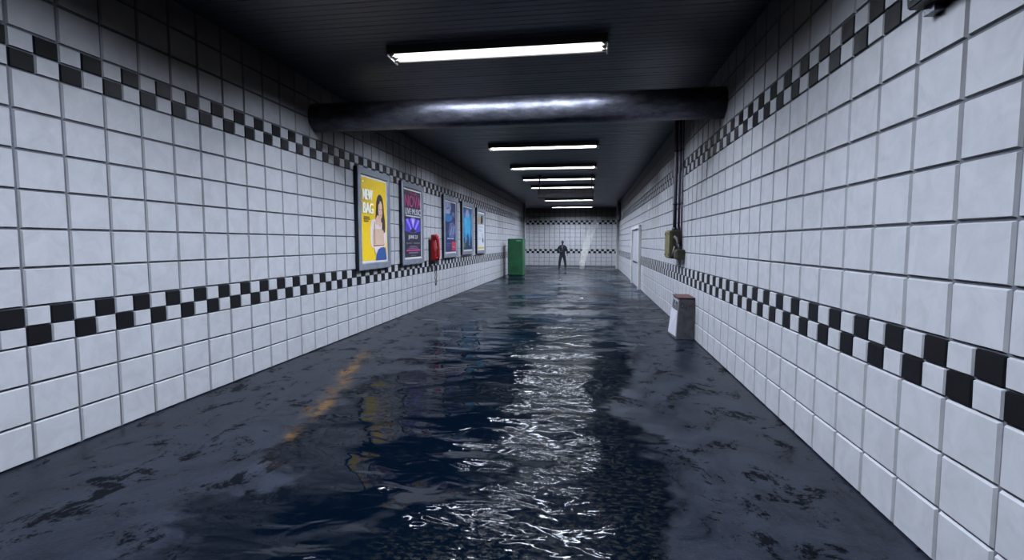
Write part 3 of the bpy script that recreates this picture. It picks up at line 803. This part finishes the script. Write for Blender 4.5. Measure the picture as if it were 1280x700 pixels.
parts = [skin_mesh('b', [torso,
        [((0, 0.01, 1.42), (0.11, 0.085)), (SHL, 0.06), (ELL, 0.042), (WRL, 0.029), ((-0.115, -0.21, 1.10), 0.026)], [((0, 0.01, 1.42), (0.11, 0.085)), (SHR, 0.06), (ELR, 0.042), (WRR, 0.029), ((0.322, -0.068, 0.85), 0.026)],
        [(PEL, (0.135, 0.095)), ((-0.10, 0, 0.86), 0.085), (KNL, 0.056), ((-0.185, 0.02, 0.33), 0.054), (ANL, 0.036)],
        [(PEL, (0.135, 0.095)), ((0.10, 0, 0.86), 0.085), (KNR, 0.056), ((0.185, 0.02, 0.33), 0.054), (ANR, 0.036)]], 2)]
parts += hand(WRL, (0.75, -0.35, 0.0), (0.1, -0.3, 1), -0.6) + hand(WRR, (0.05, -0.15, -1), (0, -1, 0.1), 0.7)
hb_ = BM()
ellipsoid(hb_, (0, -0.02, 1.70), (0.078, 0.100, 0.115)); ellipsoid(hb_, (0, -0.055, 1.665), (0.060, 0.056, 0.070))                      # skull
ellipsoid(hb_, (0, -0.045, 1.645), (0.060, 0.068, 0.072))                    # jaw
ellipsoid(hb_, (0, -0.094, 1.592), (0.024, 0.020, 0.018))                    # chin
ellipsoid(hb_, (0, -0.122, 1.668), (0.013, 0.022, 0.020)); ellipsoid(hb_, (0, -0.112, 1.69), (0.010, 0.018, 0.03))   # nose
for s in (-1, 1):
    ellipsoid(hb_, (s * 0.077, -0.005, 1.68), (0.012, 0.022, 0.034)); ellipsoid(hb_, (s * 0.030, -0.100, 1.713), (0.026, 0.014, 0.009))   # ears, brows
    ellipsoid(hb_, (s * 0.036, -0.090, 1.665), (0.024, 0.022, 0.018))
ellipsoid(hb_, (0, -0.106, 1.628), (0.026, 0.012, 0.006)); ellipsoid(hb_, (0, -0.104, 1.617), (0.022, 0.012, 0.007))  # lips
hm = bpy.data.meshes.new('hd'); hb_.to_mesh(hm); hb_.free(); parts.append(hm)
body = fuse('body', parts, M['skin'], pe, 0.006, 3)
for s in (-1, 1):
    bm = BM(); ellipsoid(bm, (s * 0.032, -0.1005, 1.694), (0.012, 0.008, 0.005), 12, 8); build('eye', bm, colmat('eye', srgb(90, 84, 82)), body, True)
# hair cap
bm = BM(); vs = ellipsoid(bm, (0, -0.008, 1.715), (0.081, 0.100, 0.112), 24, 16)
bmesh.ops.delete(bm, geom=[v_ for v_ in bm.verts if (v_.co.z < 1.665 or (v_.co.y < -0.055 and v_.co.z < 1.765))], context='VERTS')
ho = build('hair', bm, M['hair'], body, True); sd = ho.modifiers.new('so', 'SOLIDIFY'); sd.thickness = 0.01
# jacket
jm = [skin_mesh('j', [[((-0.235, 0.01, 1.40), 0.085), ((-0.10, 0.01, 1.43), 0.105), ((0, 0.01, 1.45), 0.11), ((0.10, 0.01, 1.43), 0.105), ((0.235, 0.01, 1.40), 0.085)]], 2),
      skin_mesh('j', [[((0, 0, 0.82), (0.215, 0.15)), ((0, 0, 0.96), (0.195, 0.14)), ((0, 0.0, 1.12), (0.185, 0.135)), ((0, 0.0, 1.28), (0.225, 0.15)), ((0, 0.01, 1.41), (0.19, 0.125)), ((0, 0.01, 1.48), (0.12, 0.10)), ((0, 0.005, 1.545), (0.075, 0.078))]], 2),
      skin_mesh('j', [[((-0.10, 0.01, 1.40), 0.10), (SHL, 0.098), (ELL, 0.074), ((-0.185, -0.155, 1.105), 0.055)]], 2),
      skin_mesh('j', [[((0.10, 0.01, 1.40), 0.10), (SHR, 0.098), (ELR, 0.074), ((0.317, -0.048, 0.935), 0.055)]], 2)]
jk = fuse('jacket', jm, M['suit'], pe, 0.010, 2)
bm = BM()   # shirt front in the open collar
prism(bm, [(-0.055, -0.125, 1.455), (0.055, -0.125, 1.455), (0.012, -0.165, 1.20), (-0.012, -0.165, 1.20)], [(-0.055, -0.07, 1.475), (0.055, -0.07, 1.475), (0.012, -0.11, 1.22), (-0.012, -0.11, 1.22)])
build('shirt', bm, M['shirt'], pe)
bm = BM(); prism(bm, [(-0.016, -0.134, 1.455), (0.016, -0.134, 1.455), (0.020, -0.168, 1.25), (0, -0.170, 1.225), (-0.020, -0.168, 1.25)], [(-0.016, -0.12, 1.455), (0.016, -0.12, 1.455), (0.020, -0.145, 1.25), (0, -0.147, 1.225), (-0.020, -0.145, 1.25)])
build('tie', bm, M['tie'], pe)
tm = [skin_mesh('t', [[((0, 0, 0.98), (0.18, 0.13)), ((0, 0.0, 0.86), (0.185, 0.135)), ((0, 0.0, 0.75), (0.11, 0.11))]], 2)]
for sx, kn in ((-1, KNL), (1, KNR)):
    tm.append(skin_mesh('t', [[((sx * 0.085, 0, 0.90), 0.12), ((sx * 0.11, 0, 0.78), 0.118), (kn, 0.092), ((sx * 0.19, 0.02, 0.28), 0.084), ((sx * 0.202, 0.02, 0.06), 0.082)]], 2))
fuse('trousers', tm, M['trouser'], pe, 0.010, 2)
for s in (-1, 1):
    bm = BM(); prism(bm, [(s * 0.20 - 0.045, 0.08, 0), (s * 0.20 + 0.045, 0.08, 0), (s * 0.215 + 0.05, -0.10, 0), (s * 0.215 + 0.02, -0.18, 0), (s * 0.215 - 0.02, -0.18, 0), (s * 0.215 - 0.05, -0.10, 0)],
                     [(s * 0.20 - 0.036, 0.07, 0.10), (s * 0.20 + 0.036, 0.07, 0.10), (s * 0.213 + 0.042, -0.07, 0.085), (s * 0.215 + 0.015, -0.165, 0.045), (s * 0.215 - 0.015, -0.165, 0.045), (s * 0.213 - 0.042, -0.07, 0.085)])
    bmesh.ops.bevel(bm, geom=bm.edges[:], offset=0.01, segments=2, affect='EDGES'); build('shoe', bm, M['shoe'], pe, True)

# ------------------------------------------------------------------ camera, world, view
cam = bpy.data.cameras.new('camera'); co = bpy.data.objects.new('camera', cam); COL.objects.link(co)
cam.sensor_fit = 'HORIZONTAL'; cam.sensor_width = 36.0; cam.lens = 642.05 / 1280 * 36.0
cam.clip_start = 0.05; cam.clip_end = 200
co.location = (0, 0, 1.699); co.rotation_euler = (R(90 - 4.1946), 0, R(8.5651))
SC.camera = co
SC.cycles.diffuse_bounces = 0
SC.cycles.volume_bounces = 4
wd = bpy.data.worlds.new('world'); SC.world = wd; wd.use_nodes = True
wd.node_tree.nodes['Background'].inputs[0].default_value = (0.01, 0.012, 0.02, 1)
SC.view_settings.view_transform = 'Standard'; SC.view_settings.look = 'None'
SC.view_settings.exposure = 0.0; SC.view_settings.gamma = 1.0; SC.view_settings.use_curve_mapping = False
